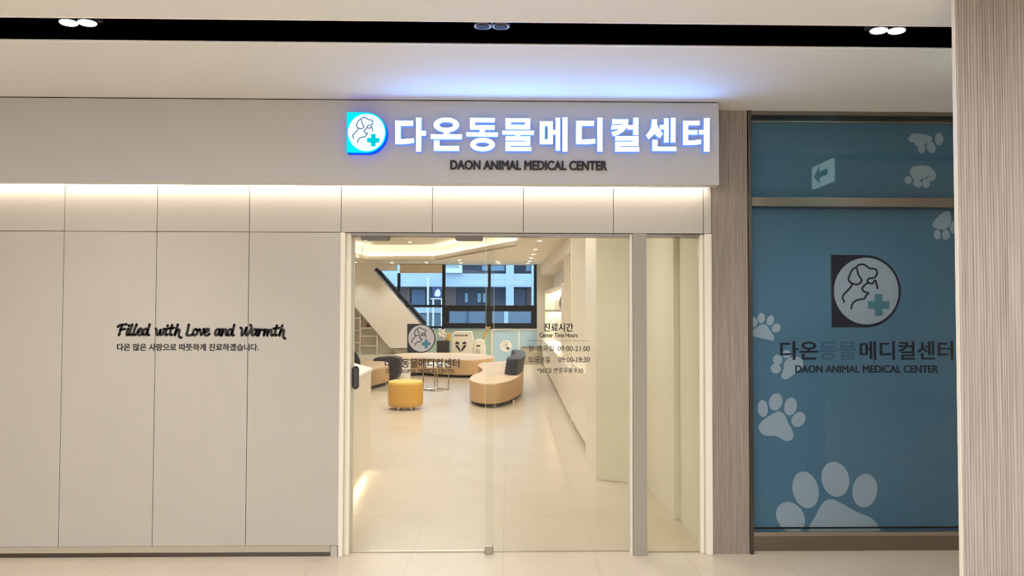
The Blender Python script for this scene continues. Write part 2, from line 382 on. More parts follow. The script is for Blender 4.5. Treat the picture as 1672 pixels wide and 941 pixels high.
# ------------------------------------------------------------------ entrance frame and glass
DH = 2.117; XL = -1.118
b = MB()
b.box(XL, -.002, 0, -1.088, .10, DH, .002, 1)                   # grey reveal
b.box(-1.088, .03, 0, -1.055, .16, DH, .002, 1)
struct(b.build('trim_8', M['white'], label='white left jamb of the glass entrance'))
b = MB(); b.box(.812, -.012, 0, .900, .10, DH - .0005, .003, 1)
struct(b.build('trim_9', M['greyframe'], label='grey post between glass door and side glass'))
b = MB(); b.box(.795, .012, 0, .8115, .11, DH - .002, .002, 1)
struct(b.build('trim_10', M['white'], label='thin pale stop beside the grey post'))
b = MB(); b.box(1.262, .03, 0, 1.29, .12, DH, .002, 1); b.box(1.291, -.003, 0, XE, .1, DH - .001, .002, 1)
struct(b.build('trim_11', M['white'], label='white right jamb of the entrance'))
b = MB(); b.box(-1.055, .02, DH - .018, 1.262, .13, DH - .001)
struct(b.build('trim_12', M['bronze'], label='dark head track above the glass doors'))
b = MB(); b.box(-1.05, .075, 0, .795, .085, .006); b.box(.9, .05, 0, 1.262, .062, .006)
struct(b.build('trim_13', M['metal'], label='thin steel floor track under the glass'))

xa, xb = at(793.2, 640, Y=.05).x, at(807.0, 640, Y=.09).x
def leaf(name, x0, x1, y, label, m, z0=.008, z1=DH - .016, e0=True, e1=True):
    d = link(name, None, None, label=label, kind='structure'); d.location = ((x0 + x1) / 2, y, 0)
    g = MB(); g.box(x0 + .0015, y, z0, x1 - .0015, y + .01, z1); g.build('glass_pane', m, d)
    for f, x in ((e0, x0), (e1, x1 - .0015)):
        if f: MB().box(x, y - .0004, z0, x + .0015, y + .0104, z1).build('glass_edge', M['edge'], d, label='pale green polished glass edge')
    return d
door1 = leaf('door_1', -1.052, xb, .09, 'left sliding glass leaf with the emblem and shop name', M['glass'])
door2 = leaf('door_2', xa, .795, .05, 'right glass leaf with the opening hours', M['glass'])
leaf('window_1', .901, 1.262, .052, 'narrow fixed side glass right of the grey post', M['sideglass'], e0=False, e1=False)
for u0, u1 in ((589.5, 635), (743.5, 788)):
    p, q = at(u0, 391.5, Y=.04), at(u1, 383, Y=.04)
    b = MB(); zb = p.z - .008; b.prism([(p.x, 2.10), (p.x, zb + .008), (p.x + .008, zb), (q.x - .008, zb), (q.x, zb + .008), (q.x, 2.10)], 'Y', .018, .088)
    b.build('hanger_cover', M['hanger'], door1, label='dark grey hanger cover at the top of the glass')
p, q = at(575.8, 637, Y=.08), at(586.5, 599, Y=.08)
def stadium(x0, x1, z0, z1, n=8):
    r = (x1 - x0) / 2; c = (x0 + x1) / 2
    return [(c + r * math.cos(t), z1 - r + r * math.sin(t)) for t in [math.pi * i / n for i in range(n + 1)]] + [(c - r * math.cos(t), z0 + r - r * math.sin(t)) for t in [math.pi * i / n for i in range(n + 1)]]
b = MB(); b.prism(stadium(p.x, q.x, p.z, q.z), 'Y', .072, .09, .002, 1); hd = b.build('pull_handle', M['plinth'], door1, True, label='black flush pull handle')
b = MB(); b.prism(stadium(p.x + .012, q.x - .006, p.z + .012, q.z - .012), 'Y', .0705, .073); b.build('finger_recess', mat('recess grey', (58, 58, 60), .4), hd)
p, q = at(793, 902, Y=.05), at(806.5, 891, Y=.05)
b = MB(); b.box(p.x, .035, 0, q.x, .105, .048, .003, 1); b.box(p.x + .015, .03, 0, q.x - .015, .036, .02)
fg = b.build('floor_guide', M['metal'], label='small steel floor guide where the two glass leaves overlap', category='door guide')

# decals on the left leaf
YD = .0885
p, q = at(665.2, 577.2, Y=YD), at(713.5, 529.8, Y=YD)
ld = link('emblem_decal', None, door1, label='dark square-and-round emblem decal'); ld.location = (p.x, YD, p.z); ld.matrix_parent_inverse = Matrix.Translation(door1.location).inverted()
logo(p.x, p.z, q.z - p.z, YD - .0005, ld, M['ink'], M['disc'], M['ink'], M['teal'], .0004, stroke=22, front=.0006)
text_px('다온동물메디컬센터', 629, 586.5, 750.5, 601.5, YD, .0008, M['ink'], 'shop_name_decal', door1, fat=.022)
text_px('DAON ANIMAL MEDICAL CENTER', 631, 603.5, 743, 610.5, YD, .0008, M['ink'], 'english_name_decal', door1, fat=.015)
YD2 = .0485
text_px('진료시간', 888, 528, 936, 541.5, YD2, .0008, M['ink'], 'hours_heading_decal', door2, fat=.03)
text_px('Center Time Hours', 881, 543.5, 943.5, 551, YD2, .0008, M['ink'], 'hours_heading_decal', door2, fat=.03)
p, q = at(862.5, 557, Y=YD2), at(963, 556.2, Y=YD2)
MB().box(p.x, YD2, p.z, q.x, YD2 + .0008, q.z).build('rule_decal', M['ink'], door2)
text_px('월-금요일', 863, 564.5, 905, 573.5, YD2, .0008, M['ink'], 'hours_row_decal', door2, fat=.01)
text_px('09:00-21:00', 911.5, 565, 963.5, 573.5, YD2, .0008, M['ink'], 'hours_row_decal', door2, fat=.012)
text_px('토/공휴일', 863, 582.5, 898, 592, YD2, .0008, M['ink'], 'hours_row_decal', door2, fat=.01)
text_px('09:00-19:30', 912.5, 583, 963.5, 591.5, YD2, .0008, M['ink'], 'hours_row_decal', door2, fat=.012)
text_px('*365일 연중무휴 9:30', 877.5, 600.5, 952.5, 609.5, YD2, .0008, M['ink'], 'hours_note_decal', door2, fat=.01)

# ------------------------------------------------------------------ lit sign on the fascia
SE = 20.
mF = emit('sign acrylic face', (116, 172, 255), SE); mS = emit('sign letter side added glow', (105, 145, 255), 1.15)  # side emission added to tint the fascia blue; the letter returns are unlit
YL = YF - .05
where = ['beside the cyan emblem', 'second from the cyan emblem', 'third from the cyan emblem', 'fourth from the cyan emblem', 'fifth of nine, mid sign',
         'sixth from the cyan emblem', 'third from the right end', 'second from the right end', 'last at the right end']
def r4(x0, y0, x1, y1): return [(x0, y0), (x1, y0), (x1, y1), (x0, y1)]
def frame4(x0, y0, x1, y1, a, b, c, d): return [r4(x0, y0, x1, b), r4(x0, d, x1, y1), r4(x0, b, a, d), r4(c, b, x1, d)]
def ring(cx, cy, rx, ry, ix, iy, n=36):
    e = lambda i, a, b: (cx + a * math.cos(2 * math.pi * i / n), cy + b * math.sin(2 * math.pi * i / n))
    return [[e(i, rx, ry), e(i + 1, rx, ry), e(i + 1, ix, iy), e(i, ix, iy)] for i in range(n)]
GLYPHS = [
 (640, [[(40,165),(310,165),(310,243),(122,243),(122,445),(200,443),(325,432),(328,500),(250,514),(170,520),(40,520)], r4(355,122,437,632), r4(437,320,505,390)]),
 (640, ring(815,228,193,112,108,45) + [r4(775,330,860,375), r4(580,372,1052,443), [(630,462),(710,462),(710,550),(1010,550),(1010,620),(630,620)]]),
 (640, [[(1175,122),(1550,122),(1550,188),(1253,188),(1253,232),(1550,232),(1550,300),(1175,300)], r4(1325,300,1400,338), r4(1122,337,1598,403)] + ring(1366,525,188,102,104,36)),
 (815, frame4(90,122,462,290,168,185,382,222) + [r4(43,310,515,373), r4(235,373,315,398), r4(90,398,465,462), r4(383,462,465,480), r4(90,480,465,540), r4(90,540,168,558), r4(90,558,478,622)]),
 (815, frame4(607,167,803,513,680,238,732,443) + [r4(803,297,848,368), r4(848,115,918,612), r4(952,108,1027,625)]),
 (815, [[(1160,160),(1430,160),(1430,232),(1245,232),(1245,443),(1330,440),(1447,430),(1452,498),(1370,510),(1280,515),(1160,515)], r4(1480,113,1560,625)]),
 (985, [[(125,133),(372,133),(366,198),(125,205)], [(112,226),(272,219),(300,219),(250,280),(110,287)], [(283,198),(366,198),(345,262),(297,318),(225,362),(142,390),(115,328),(190,308),(242,275),(270,230)],
        r4(445,110,522,370), r4(357,220,445,287), r4(175,390,527,455), r4(445,455,527,475), r4(175,475,527,537), r4(175,537,252,557), r4(175,557,538,622)]),
 (985, [[(725,132),(803,132),(806,210),(835,275),(895,350),(850,418),(800,385),(766,345),(735,385),(682,435),(637,375),(690,310),(718,250),(725,190)], r4(847,215,912,287), r4(912,115,983,483), r4(1013,108,1087,483),
        [(735,440),(815,440),(815,548),(1098,548),(1098,613),(735,613)]]),
 (985, [[(1200,150),(1450,150),(1450,220),(1280,220),(1280,295),(1420,295),(1420,362),(1280,362),(1280,450),(1370,448),(1470,435),(1478,500),(1390,515),(1300,520),(1200,520)], r4(1440,290,1520,355), r4(1520,110,1602,618)]),
]
for ch, (ox, shapes), wtxt in zip('다온동물메디컬센터', GLYPHS, where):
    bm = bmesh.new()
    for sh_ in shapes:
        flat_poly(bm, [(q.x, q.z) for q in (at(ox + x / 9.289, 180 + y / 9.289, Y=YL) for x, y in sh_)], YL, YF - YL - .0005)
    o = flat_obj('sign_letter', bm, [mF, mS], None, label='lit white sign letter ' + ch + ', ' + wtxt, category='sign letter', group='lit channel letters on the fascia')
    for p in o.data.polygons: p.material_index = 0 if p.normal.y < -.7 else 1
YL = YF - .07
p, q = at(564.8, 250.5, Y=YL), at(634, 184.6, Y=YL)
lg = thing('emblem_sign', (p.x, YF, p.z), 'lit cyan emblem sign with dog, cat and cross left of the lit letters', 'sign')
logo(p.x, p.z, q.z - p.z, YL, lg, emit('cyan face', (0, 222, 246), 1.25), emit('white disc face', (240, 250, 255), 1.1), mat('blue outline', (30, 120, 190), .5),
     emit('cyan cross', (0, 208, 226), 1.0), YF - YL - .004, emit('deep blue side', (10, 60, 225), 2.), stroke=17)
text_px('DAON ANIMAL MEDICAL CENTER', 735, 262.8, 990, 276.8, YF - .012, .0125, M['ink'], 'english_sign_lettering', None, fat=.045,
        label='black English shop name in cut letters under the lit sign letters', category='sign lettering')

# brush script on the panels
def Z2(u, v): q = at(170 + u / 5.225, 510 + v / 5.225, Y=-.003); return (q.x, q.z)
SCRIPT = [[(118,138),(130,127),(152,121),(175,119),(192,117)],[(154,124),(144,150),(136,180),(127,208)],[(140,163),(158,160),(178,156)],
 [(207,152),(198,180),(193,200),(197,208),(210,203)],[(212,129),(215,126)],[(241,117),(229,150),(221,185),(219,203),(227,208),(240,202)],
 [(278,117),(264,150),(253,185),(251,203),(259,208),(272,200)],[(290,180),(308,177),(322,164),(316,153),(302,156),(290,172),(286,192),(295,207),(312,206),(328,195)],
 [(368,162),(354,154),(339,168),(332,190),(338,206),(354,202),(370,178)],[(389,117),(379,150),(369,190),(371,206),(384,206)],
 [(442,154),(449,168),(448,194),(456,207),(470,196),(481,168)],[(481,163),(478,190),(484,206),(498,199),(508,177),(507,156),(520,157)],
 [(535,152),(526,180),(521,200),(527,208),(541,201)],[(541,129),(544,126)],[(581,121),(571,155),(563,190),(565,206),(581,203)],[(550,151),(572,148),(598,145)],
 [(629,117),(617,160),(604,208)],[(607,192),(622,167),(636,159),(643,168),(637,195),(641,221),(660,228)],
 [(723,117),(715,160),(704,204),(722,208),(740,207),(754,201)],[(786,157),(771,160),(761,180),(763,202),(777,207),(793,194),(797,172),(787,157),(800,166),(813,162)],
 [(815,157),(823,175),(827,206),(842,188),(850,168),(846,156),(858,159)],[(860,182),(878,178),(893,164),(887,153),(872,157),(860,174),(856,194),(867,207),(884,206),(900,195)],
 [(985,163),(970,155),(954,169),(947,192),(954,206),(970,200),(986,176)],[(993,155),(985,185),(985,203),(997,207)],
 [(1015,156),(1009,185),(1004,208)],[(1008,192),(1022,166),(1037,157),(1044,167),(1038,190),(1041,206),(1053,203)],
 [(1092,162),(1077,154),(1062,169),(1056,190),(1062,206),(1078,202),(1093,178)],[(1111,118),(1103,150),(1093,190),(1095,206),(1107,206)],
 [(1165,142),(1175,150),(1177,175),(1174,207),(1190,195),(1206,166),(1215,142)],[(1215,142),(1211,175),(1214,207),(1235,189),(1253,155),(1257,130),(1248,118)],
 [(1300,163),(1285,155),(1268,169),(1260,192),(1267,206),(1283,200),(1300,176)],[(1308,155),(1300,185),(1300,203),(1311,207)],
 [(1327,155),(1323,180),(1318,208)],[(1322,190),(1334,166),(1348,157),(1357,162)],
 [(1373,156),(1368,180),(1363,208)],[(1368,191),(1382,163),(1394,159),(1397,172),(1392,208)],[(1394,191),(1411,163),(1424,159),(1428,172),(1424,195),(1431,207),(1443,201)],
 [(1475,121),(1465,155),(1457,190),(1459,206),(1475,202)],[(1446,149),(1468,146),(1493,142)],[(1521,121),(1509,160),(1496,208)],
 [(1499,192),(1514,167),(1528,159),(1535,168),(1529,195),(1531,223),(1547,233)]]
bm = bmesh.new()
for s in SCRIPT: flat_stroke(bm, [Z2(*p) for p in spline(s, 5)], 20.5 / 5.225 / 247., -.003, .003)
flat_obj('slogan_lettering', bm, M['ink'], None, label='black brush-script slogan Filled with Love and Warmth on the wall panels', category='wall lettering')
text_px('다온 많은 사랑으로 따뜻하게 진료하겠습니다.', 191.5, 563.3, 422.5, 575.5, -.002, .002, M['ink'], 'slogan_lettering', None, fat=.026,
        label='small black Korean line under the brush-script slogan on the wall panels', category='wall lettering')

# ------------------------------------------------------------------ blue storefront on the right
w2 = link('window_2', None, None, label='steel framed storefront with a blue printed blind', kind='structure'); w2.location = (2.4, .05, 0)
def fr(name, u0, v0, u1, v1, y0, y1, m, far=None):
    p, q = at(u0, v1, Y=y0), at(u1, v0, Y=y0)
    x1 = far if far else q.x
    return MB().box(p.x, y0, p.z, x1, y1, q.z, .002, 1).build(name, m, w2)
XR = 4.6
za, zb_ = at(1400, 336, Y=.03).z, at(1400, 320.5, Y=.03).z
xj0, xj1 = 1.587, at(1228, 600, Y=.03).x
MB().box(xj0, .004, 0, xj1, .12, CZ, .002, 1).build('jamb', M['bronze'], w2)
zh = at(1400, 187, Y=.03).z
MB().box(xj1, .02, zh, XR, .12, CZ - .001, .002, 1).build('head', M['midsteel'], w2)
MB().box(xj1, .02, za, XR, .12, zb_, .002, 1).build('transom', M['midsteel'], w2)
zs = at(1400, 867.5, Y=.05).z
MB().box(xj1, .07, 0, XR, .12, zs - .012, .002, 1).build('sill', M['midsteel'], w2)
MB().box(xj1, .055, zs - .028, XR, .075, zs, .002, 1).build('glazing_bead', M['metal'], w2)
MB().box(xj1 + .001, .075, zs, XR, .085, za).build('glass_pane', M['storeglass'], w2)
MB().box(xj1 + .001, .075, zb_, XR, .085, zh).build('transom_pane', M['storeglass'], w2)
bl = thing('roller_blind', (2.6, .15, 0), 'blue fabric blind with pale paw prints, emblem and shop name behind the storefront glass', 'blind')
YB = .135
mb = mat('blue blind fabric', (92, 136, 158), .8, noise=.05, scale=300, stretch=(1, 1, .05), bump=.05)
MB().box(1.61, YB, .06, XR, YB + .004, 2.9).build('fabric', mb, bl)
MB().box(1.61, YB - .004, zs - .001, XR, YB + .012, zs + .012, .002, 1).build('bottom_rail', M['bronze'], bl)
MB().tube([(1.61, YB + .05, 2.92), (XR, YB + .05, 2.92)], .03, 12).build('roller', M['metal'], bl, True)
struct(MB().box(1.6, .5, 0, 8, .6, 3.2).build('wall_store', M['dark']))
mpaw = mat('pale paw print', (184, 200, 208), .8); mdisc = mat('pale disc print', (180, 192, 198), .8)
def pad(u, v, a, b, rot, n=28):
    r = math.radians(rot)
    return [(u + a * math.cos(t) * math.cos(r) - b * math.sin(t) * math.sin(r), v + a * math.cos(t) * math.sin(r) + b * math.sin(t) * math.cos(r)) for t in [2 * math.pi * i / n for i in range(n)]]
def paw(ells, poly, clip=None):
    bm = bmesh.new(); shapes = [pad(*e) for e in ells] + ([spline(poly, 6, True)] if poly else [])
    for s0_ in shapes:
        s = [(max(u, clip[0]) if clip and clip[0] else u, min(v, clip[1]) if clip and clip[1] else v) for u, v in s0_]
        pts = []
        for u, v in s:
            q = at(u, v, Y=YB - .0012)
            if not pts or math.hypot(q.x - pts[-1][0], q.z - pts[-1][1]) > 1e-4: pts.append((q.x, q.z))
        flat_poly(bm, pts, YB - .0012 - .0002 * shapes.index(s0_), .001)
    flat_obj('paw_print', bm, mpaw, bl)
K = lambda x, y: (1160 + x / 2.76, 600 + y / 2.76)
# largest paw at the foot of the blind
def kk(x, y, a, b, r): u, v = K(x, y); return (u, v, a / 2.76, b / 2.76, r)
paw([kk(365, 672, 60, 74, -38), kk(432, 548, 58, 84, -14), kk(566, 500, 62, 80, -14), kk(699, 550, 56, 76, 8)],
    [K(452, 738), K(480, 660), K(512, 605), K(548, 590), K(590, 606), K(660, 645), K(725, 672), K(752, 700), K(760, 738), K(600, 738)], (None, 866.6))
paw([kk(238, 182, 23, 38, -4), kk(296, 152, 30, 39, 14), kk(363, 172, 28, 41, 12), kk(399, 231, 29, 36, 38)],
    [K(310, 195), K(338, 212), K(352, 245), K(375, 290), K(370, 320), K(340, 327), K(300, 306), K(245, 302), K(219, 272), K(232, 242), K(272, 212)])
K3 = lambda x, y: (1160 + x / 3.266, 400 + y / 3.266)
def k3(x, y, a, b, r): u, v = K3(x, y); return (u, v, a / 3.266, b / 3.266, r)
paw([k3(232, 407, 20, 26, -10), k3(272, 386, 20, 27, 5), k3(320, 398, 19, 28, 18), k3(351, 439, 22, 25, 40)],
    [K3(275, 418), K3(300, 424), K3(318, 450), K3(340, 485), K3(332, 505), K3(300, 500), K3(224, 480), K3(224, 455), K3(250, 435)], (1229.5, None))
paw([k3(360, 608, 25, 27, 0), k3(350, 655, 27, 26, 20), k3(408, 578, 24, 22, 0)],
    [K3(395, 625), K3(420, 600), K3(460, 590), K3(490, 605), K3(495, 640), K3(470, 665), K3(440, 690), K3(410, 712), K3(385, 708), K3(380, 690), K3(392, 655)])
K6 = lambda x, y: (1160 + x / 2.941, 160 + y / 2.941)
def k6(x, y, a, b, r): u, v = K6(x, y); return (u, v, a / 2.941, b / 2.941, r)
paw([k6(1012, 233, 17, 26, 0), k6(1057, 230, 21, 28, -20), k6(1095, 190, 20, 30, 0), k6(975, 190, 28, 18, 0)], [K6(960, 170), K6(1000, 165), K6(1050, 175), K6(1062, 195), K6(1040, 208), K6(990, 225), K6(975, 205)])
paw([k6(948, 388, 17, 19, 0), k6(993, 405, 22, 18, 25), k6(1034, 402, 18, 23, 0), k6(1060, 365, 20, 28, 0)], [K6(955, 350), K6(975, 322), K6(1030, 318), K6(1060, 330), K6(1050, 360), K6(1010, 385), K6(975, 385)])
paw([k6(1088, 648, 16, 24, 0), k6(1130, 650, 19, 24, 0), k6(1163, 615, 14, 28, 0)], [K6(1064, 600), K6(1095, 560), K6(1130, 535), K6(1150, 545), K6(1152, 590), K6(1130, 622), K6(1085, 620)])
p, q = at(1358, 532.8, Y=YB), at(1472, 414.5, Y=YB)
lo = link('emblem_print', None, bl); lo.location = (p.x, YB, p.z); lo.matrix_parent_inverse = Matrix.Translation(bl.location).inverted()
logo(p.x, p.z, q.z - p.z, YB - .002, lo, M['navy'], mdisc, M['navy'], mat('teal cross print', (84, 142, 152), .8), .001, stroke=20, front=.001)
mteal2 = mat('dim teal lettering print', (70, 114, 140), .8)
text_px('다온', 1275, 556, 1335.5, 586, YB - .002, .001, M['navy'], 'name_print', bl, fat=.024)
text_px('동물', 1339, 556, 1398, 586, YB - .002, .001, mteal2, 'name_print', bl, fat=.024, label='faded blue middle of the shop name')
text_px('메디컬센터', 1405, 555, 1556, 585.5, YB - .002, .001, M['navy'], 'name_print', bl, fat=.024)
text_px('DAON ANIMAL MEDICAL CENTER', 1299.5, 594.5, 1532, 607, YB - .002, .001, M['navy'], 'english_name_print', bl, fat=.04)

# hanging exit sign in the corridor; the storefront glass mirrors it
ex = thing('exit_sign', (2.69, -1.25, 2.95), 'small white exit sign with a green arrow hanging from the corridor ceiling', 'sign')
MB().box(2.69, -1.46, 2.69, 2.715, -1.05, 2.885, .003, 1).build('lit_panel', emit('exit sign face', (205, 238, 230), 6.), ex)
mg = emit('exit green', (20, 150, 110), 2.5)
b = MB(); b.prism([(-1.40, 2.79), (-1.29, 2.87), (-1.29, 2.815), (-1.13, 2.815), (-1.13, 2.765), (-1.29, 2.765), (-1.29, 2.71)], 'X', 2.686, 2.6895); b.build('arrow', mg, ex)
for y in (-1.42, -1.09): MB().tube([(2.702, y, 2.885), (2.702, y, 2.955)], .006).build('rod', M['chrome'], ex)

# ------------------------------------------------------------------ shop interior shell
IZ = 2.98; YW = 17.3
struct(MB().box(-8, .11, 3.4, 1.7, 18, 3.5).build('ceiling_upper', M['innerceil']))
tray = [(-4.1, 14.3), (-4.03, 15.75), (-2.1, 15.55), (.13, 10.9), (.19, 8.6), (.0, 5.2), (-4.6, 5.2)]
def ring_plate(b, outer, inner, z0, z1):
    """flat plate with a polygonal hole: strips between matching corners"""
    n = len(inner)
    for i in range(n):
        j = (i + 1) % n
        b.prism([outer[i], outer[j], inner[j], inner[i]], 'Z', z0, z1)
outer = [(-8, 14.3), (-8, 17.6), (-2.1, 17.6), (1.7, 17.6), (1.7, 8.6), (1.7, .115), (-8, .115)]
b = MB(); ring_plate(b, outer, tray, IZ, IZ + .04)
for i in range(len(tray)):                                                   # low lip around the opening
    p, q = Vector(tray[i]), Vector(tray[(i + 1) % len(tray)]); d = (q - p).normalized(); nn = Vector((d.y, -d.x))
    c = Vector((-2, 10)); nn = nn if (p - c).dot(nn) > 0 else -nn
    b.prism([tuple(p), tuple(q), tuple(q + nn * .02), tuple(p + nn * .02)], 'Z', IZ + .001, IZ + .13)
struct(b.build('ceiling_tray', M['innerceil'], label='shop ceiling with an angular recess'))
st = thing('cove_light', (-2, 12, IZ + .06), 'warm glowing cove strip around the angular ceiling recess of the shop', 'cove light')
b = MB()
for i in range(5):
    p, q = Vector(tray[i]), Vector(tray[(i + 1) % len(tray)]); d = (q - p).normalized(); nn = Vector((d.y, -d.x)); c = Vector((-2, 10)); nn = nn if (p - c).dot(nn) > 0 else -nn
    b.prism([tuple(p + nn * .06), tuple(q + nn * .06), tuple(q + nn * .12), tuple(p + nn * .12)], 'Z', IZ + .05, IZ + .06)
b.build('strip', M['cove'], st)
b = MB()                                                                     # upstand closing the cove
for i in range(len(tray)):
    p, q = Vector(tray[i]), Vector(tray[(i + 1) % len(tray)]); d = (q - p).normalized(); nn = Vector((d.y, -d.x)); c = Vector((-2, 10)); nn = nn if (p - c).dot(nn) > 0 else -nn
    b.prism([tuple(p + nn * .2 - d * .2), tuple(q + nn * .2 + d * .2), tuple(q + nn * .22 + d * .2), tuple(p + nn * .22 - d * .2)], 'Z', IZ + .041, 3.4)
struct(b.build('trim_14', M['innerceil'], label='upstand of the ceiling recess'))

# right side of the shop
struct(MB().box(1.305, .12, 0, 1.335, .80, IZ).build('wall_side', M['inner']))
struct(MB().box(1.262, .80, 0, 1.335, 2.05, IZ).build('trim_15', M['inner'], label='pilaster step of the side wall'))
pc = [at(976, 783.5, Z=0), at(1030, 788.5, Z=0)]
d = (pc[1] - pc[0]); far = pc[0] + d * (1.335 - pc[0].x) / d.x
struct(MB().prism([(pc[0].x, pc[0].y), (far.x, far.y), (1.335, 3.1), (pc[0].x, 3.1)], 'Z', 0, IZ, .006, 2).build('wall_pillar', [M['innerdim']], label='olive beige pillar inside the entrance'))
struct(MB().box(pc[0].x - .006, pc[0].y + .03, 0, pc[0].x - .0005, 3.1, IZ).build('trim_16', M['white'], label='side face of the pillar, painted paler for the light on it'))  # thin paler sheet carries the light on this face as colour
struct(MB().box(1.31, 3.1, 0, 1.42, YW, IZ).build('wall_niche', M['inner']))
b = MB(); b.prism([(.905, YW), (1.05, 8.5), (1.09, 3.1), (1.31, 3.1), (1.31, YW)], 'Z', 2.63, IZ)
struct(b.build('trim_17', M['innerceil'], label='bulkhead above the wall niches'))
struct(MB().box(.865, 5.50, 0, 1.31, 5.56, 2.63).build('trim_18', M['inner'], label='upright panel between the wall niches'))
b = MB(); b.box(.99, 8.6, .76, 1.31, 8.66, 2.63)
struct(b.build('trim_19', M['white'], label='second upright panel of the niches'))
def wall_cab(y0, y1, xa_, xb_, z, n, label):
    t = thing('base_cabinet', ((xa_ + 1.3) / 2, (y0 + y1) / 2, 0), label, 'cabinet')
    X = lambda y: xa_ + (xb_ - xa_) * (y - y0) / (y1 - y0)
    MB().prism([(X(y0) + .02, y0), (1.308, y0), (1.308, y1), (X(y1) + .02, y1)], 'Z', .07, z - .025).build('carcass', M['inner'], t)
    MB().prism([(X(y0) + .05, y0), (1.308, y0), (1.308, y1), (X(y1) + .05, y1)], 'Z', 0, .07).build('toe_kick', M['cabinet'], t)
    MB().prism([(X(y0), y0), (1.309, y0), (1.309, y1), (X(y1), y1)], 'Z', z - .025, z).build('worktop', M['white'], t)
    for i in range(n):
        a, c = y0 + (y1 - y0) * i / n + .003, y0 + (y1 - y0) * (i + 1) / n - .003
        MB().prism([(X(a), a), (X(a) + .019, a), (X(c) + .019, c), (X(c), c)], 'Z', .075, z - .03).build('door', M['counter'], t)
wall_cab(3.12, 5.48, .868, .862, .87, 4, 'cream base cabinet under the first wall niche behind the entrance pillar')
wall_cab(5.58, 16.85, .862, .945, .755, 10, 'long low cream base cabinet running under the lit shelves to the window')
sh = thing('wall_shelf', (1.15, 12.5, 1.2), 'lit cream wall shelf unit with grey edged boards above the long low cabinet', 'shelf')
MB().box(1.02, 9.8, 2.10, 1.308, 16.6, 2.15).build('top_board', M['shelfwood'], sh)
MB().box(1.02, 9.8, 1.56, 1.308, 16.6, 1.61).build('middle_board', M['shelfwood'], sh)
MB().box(1.02, 9.75, .757, 1.308, 9.8, 2.15).build('side_panel', M['inner'], sh)
MB().box(1.02, 16.6, .757, 1.308, 16.65, 2.15).build('side_panel', M['inner'], sh)
MB().box(1.24, 9.85, 2.09, 1.29, 16.55, 2.099).build('light_strip', M['niche'], sh); MB().box(1.24, 9.85, 1.55, 1.29, 16.55, 1.559).build('light_strip', M['niche'], sh)
v = MB(); v.lathe(1.14, 11.0, [(.04, 1.6105), (.075, 1.68), (.08, 1.8), (.035, 1.93), (.045, 1.97)], 20); v.build('vase', M['chrome'], None, True, label='silver grey ornament standing on the middle board of the lit wall shelf', category='ornament')

# reception counter
t = thing('reception_counter', (-1.6, 1.6, 0), 'white reception counter just inside the left glass leaf', 'counter')
A = [at(605.8, 768.5, Z=.0), at(580, 808, Z=.0)]
dirv = (A[1] - A[0]).normalized(); near = A[0] + dirv * 2.2; top_far = at(576.5, 594, Z=1.02)
poly = [(A[0].x, A[0].y), (near.x, near.y), (-2.4, near.y), (-2.4, top_far.y + .55), (top_far.x, top_far.y)]
MB().prism([(x - .0, y) for x, y in poly], 'Z', .09, .985).build('body', M['counter'], t)
cxm = sum(x for x, y in poly) / 5; cym = sum(y for x, y in poly) / 5
MB().prism([(x + .012 * (1 if x > cxm else -1), y + .012 * (1 if y > cym else -1)) for x, y in poly], 'Z', .985, 1.02, .003, 1).build('countertop', M['tablewhite'], t)
MB().prism([(x + (cxm - x) * .1, y + (cym - y) * .1) for x, y in poly], 'Z', 0, .09).build('toe_kick', M['counter'], t)
gl = [A[0] + Vector((-.03, -.05, 0)), near + Vector((-.03, .02, 0))]
MB().prism([(gl[0].x, gl[0].y), (gl[1].x, gl[1].y), (gl[1].x - .02, gl[1].y), (gl[0].x - .02, gl[0].y)], 'Z', .08, .0895).build('light_strip', M['cove'], t)

# office chair behind the counter
c = at(570, 640, Y=4.0); cx_, cy_ = c.x, 4.0
t = thing('office_chair', (cx_, cy_, 0), 'black office chair with a rounded back behind the reception counter', 'chair')
p = at(583.5, 600, Y=cy_); q = at(577, 571, Y=cy_)
b = MB(); wch = .24; xc = p.x - wch
b.prism(stadium(xc - wch, xc + wch, .62, q.z + .03, 10), 'Y', cy_ + .18, cy_ + .23, .015, 2); b.build('backrest', M['navychair'], t, True)
MB().box(xc - .24, cy_ - .25, .44, xc + .24, cy_ + .22, .52, .03, 3).build('seat', M['navychair'], t, True)
MB().tube([(xc, cy_ + .2, .46), (xc, cy_ + .25, .55), (xc, cy_ + .22, .7)], .02).build('back_bracket', M['plinth'], t, True)
MB().tube([(xc, cy_, .08), (xc, cy_, .45)], .025, 12).build('pole', M['chrome'], t, True)
for k in range(5):
    a = 2 * math.pi * k / 5; e = (xc + .28 * math.cos(a), cy_ + .28 * math.sin(a))
    lg_ = MB().tube([(xc, cy_, .1), (*e, .07)], .018).build('leg', M['plinth'], t, True)
    MB().ball((*e, .028), .028, 1, .7, 1).build('caster', M['plinth'], lg_, True)

